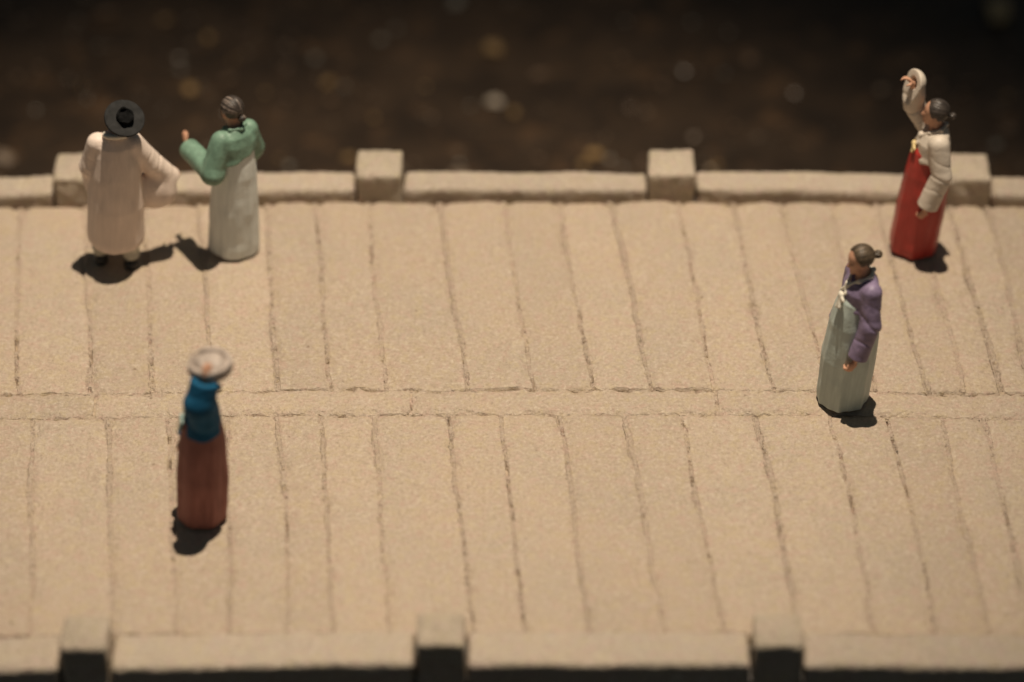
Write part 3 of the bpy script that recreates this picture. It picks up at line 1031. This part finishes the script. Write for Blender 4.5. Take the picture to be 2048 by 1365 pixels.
# --- man with the broad black hat -------------------------------------------------
mn = figurine('man figurine in long pinkish white robe and broad black hat, back turned', -3.326, 1.101, 97, (0.06, 0), 1.06)
hc, hR = A([0.02, -0.02, 1.375]), frame(0.22, 0.0, 0.08)
la = [(0.0, 0.135, 1.16), (0.04, 0.185, 0.93), (0.12, 0.16, 0.72)]
ra = [(0.0, -0.135, 1.16), (0.06, -0.28, 0.92), (0.12, -0.45, 0.73)]
mfeet = [(0.03, 0.115), (-0.05, -0.115)]
make_body(mn, hc, hR, [la, ra],
          [dict(wrist=(0.12, 0.16, 0.70), dr=(0.3, 0, -1), nrm=(0.1, -1, 0), side=1),
           dict(wrist=(0.12, -0.43, 0.73), dr=(0.6, -0.6, -0.2), nrm=(0.3, 0, 0.6), side=-1, size=0.9)], mfeet)
hatR = frame(0.50, 0.0, 0.14)
hatc = hc + hatR @ A([-0.060, -0.03, 0.140])
make_hair(mn, hc, hR, M_HAIR, 1.4, under=lambda P: ((P - hatc) @ hatR)[:, 2] + 0.03)


def robe(P):
    us = [0.20, 0.29, 0.60, 0.90, 1.08, 1.17, 1.235, 1.27]
    sh = skirt_shape(1.7, 4, 0.018, 18)
    d = s_loft(P, us, [0.185, 0.195, 0.20, 0.175, 0.15, 0.125, 0.09, 0.06],
               [0.205, 0.222, 0.225, 0.20, 0.18, 0.150, 0.095, 0.068], [0, 0, 0, 0, 0, -0.01, -0.015, -0.02], None, sh)
    d = smax(d, (0.22 + 0.35 * P[:, 1] ** 2 * 4 * 0.3 - P[:, 2]) * 0.95, 0.02)
    d = smax(d, -s_ell(P, (0, 0, 0.15), (0.16, 0.18, 0.12)), 0.012)
    for pts, rads, op in ((la, [0.082, 0.088, 0.085], 0.06), (ra, [0.088, 0.088, 0.082], 0.05)):
        d = smin(d, sleeve_sdf(P, pts, rads, op) + folds(P, pts, 0.010, 70, 61), 0.03)
    bag = s_ell(P, (0.06, -0.30, 0.66), (0.085, 0.185, 0.17))
    d = smin(d, bag, 0.04)
    d = smin(d, s_ell(P, (0.07, 0.185, 0.80), (0.075, 0.06, 0.16)), 0.03)
    return d + 0.004 * snoise(P, 8, 5) + 0.005 * snoise(P, 4, 6)


V, Q = nets(robe, (-0.28, -0.62, 0.15), (0.30, 0.36, 1.32), 0.008)
rb = link('robe', mesh_from('robe', V, Q), M_ROBE, mn)
cp = [(-0.03 + 0.078 * math.cos(t), 0.082 * math.sin(t), 1.262 - 0.03 * math.cos(t)) for t in np.linspace(0.7, 2 * math.pi - 0.7, 14)]
V, Q = nets(lambda P: s_chain(P, cp, [0.014] * 14), (-0.15, -0.14, 1.2), (0.12, 0.14, 1.33), 0.005)
link('collar', mesh_from('collar', V, Q), M_WHITE, rb)
for fx, fy in mfeet:
    def trouser(P):
        d = s_cone(P, (fx * 0.8, fy * 0.95, 0.42), (fx, fy, 0.13), 0.085, 0.068)
        d = smax(d, 0.075 - P[:, 2], 0.03)
        return d + 0.006 * np.sin(P[:, 2] * 70 + 3 * snoise(P, 6, 8))
    V, Q = nets(trouser, (fx - 0.13, fy - 0.13, 0.05), (fx + 0.13, fy + 0.13, 0.50), 0.0075)
    link('trouser_leg', mesh_from('trouser_leg', V, Q), M_TROUSER, mn)

    def shoe(P):
        d = s_cone(P, (fx - 0.025, fy, 0.045), (fx + 0.135, fy, 0.036), 0.056, 0.044)
        d = smax(d, -0.004 - P[:, 2], 0.01)
        return smax(d, P[:, 2] - (0.088 + 0.10 * np.abs(P[:, 0] - fx - 0.02)), 0.01)
    V, Q = nets(shoe, (fx - 0.12, fy - 0.09, -0.03), (fx + 0.22, fy + 0.09, 0.13), 0.0065)
    link('shoe', mesh_from('shoe', V, Q), M_BLACK, mn)

# hat: flat brim and a short open crown whose top is broken away


def brim(P):
    q = (P - hatc) @ hatR
    rr = np.hypot(q[:, 0], q[:, 1])
    z = q[:, 2] + 0.35 * rr ** 2
    d = np.maximum(rr - 0.158, np.abs(z) - 0.010)
    d = smax(d, 0.052 - rr, 0.006)
    return d + 0.0015 * snoise(P, 18, 91)


V, Q = nets(brim, hatc - 0.2, hatc + 0.2, 0.006)
hat = link('hat', mesh_from('hat', V, Q), M_HAT, mn)


def crown(P):
    q = (P - hatc) @ hatR
    rr = np.hypot(q[:, 0], q[:, 1])
    ph = np.arctan2(q[:, 1], q[:, 0])
    top = 0.046 + 0.012 * np.sin(2 * ph + 0.6) + 0.010 * np.sin(5 * ph)
    d = np.maximum(np.abs(rr - 0.060) - 0.009, q[:, 2] - top)
    d = np.maximum(d, -0.08 - q[:, 2])
    floor_ = np.maximum(rr - 0.06, np.abs(q[:, 2] - 0.024) - 0.010)
    return np.minimum(d, floor_)


V, Q = nets(crown, hatc - 0.13, hatc + 0.13, 0.005)
link('crown', mesh_from('crown', V, Q), M_CROWN, hat)
sp_ = [hc + hR @ A(v) * HB for v in ((0.25, 0.80, 0.3), (0.30, 0.66, -0.4), (0.45, 0.35, -0.95), (0.5, 0, -1.08),
                                     (0.45, -0.35, -0.95), (0.30, -0.66, -0.4), (0.25, -0.80, 0.3))]
V, Q = nets(lambda P: s_chain(P, sp_, [0.007] * 7), hc - 0.18, hc + 0.18, 0.004)
link('chin_strap', mesh_from('chin_strap', V, Q), M_BLACK, hat)
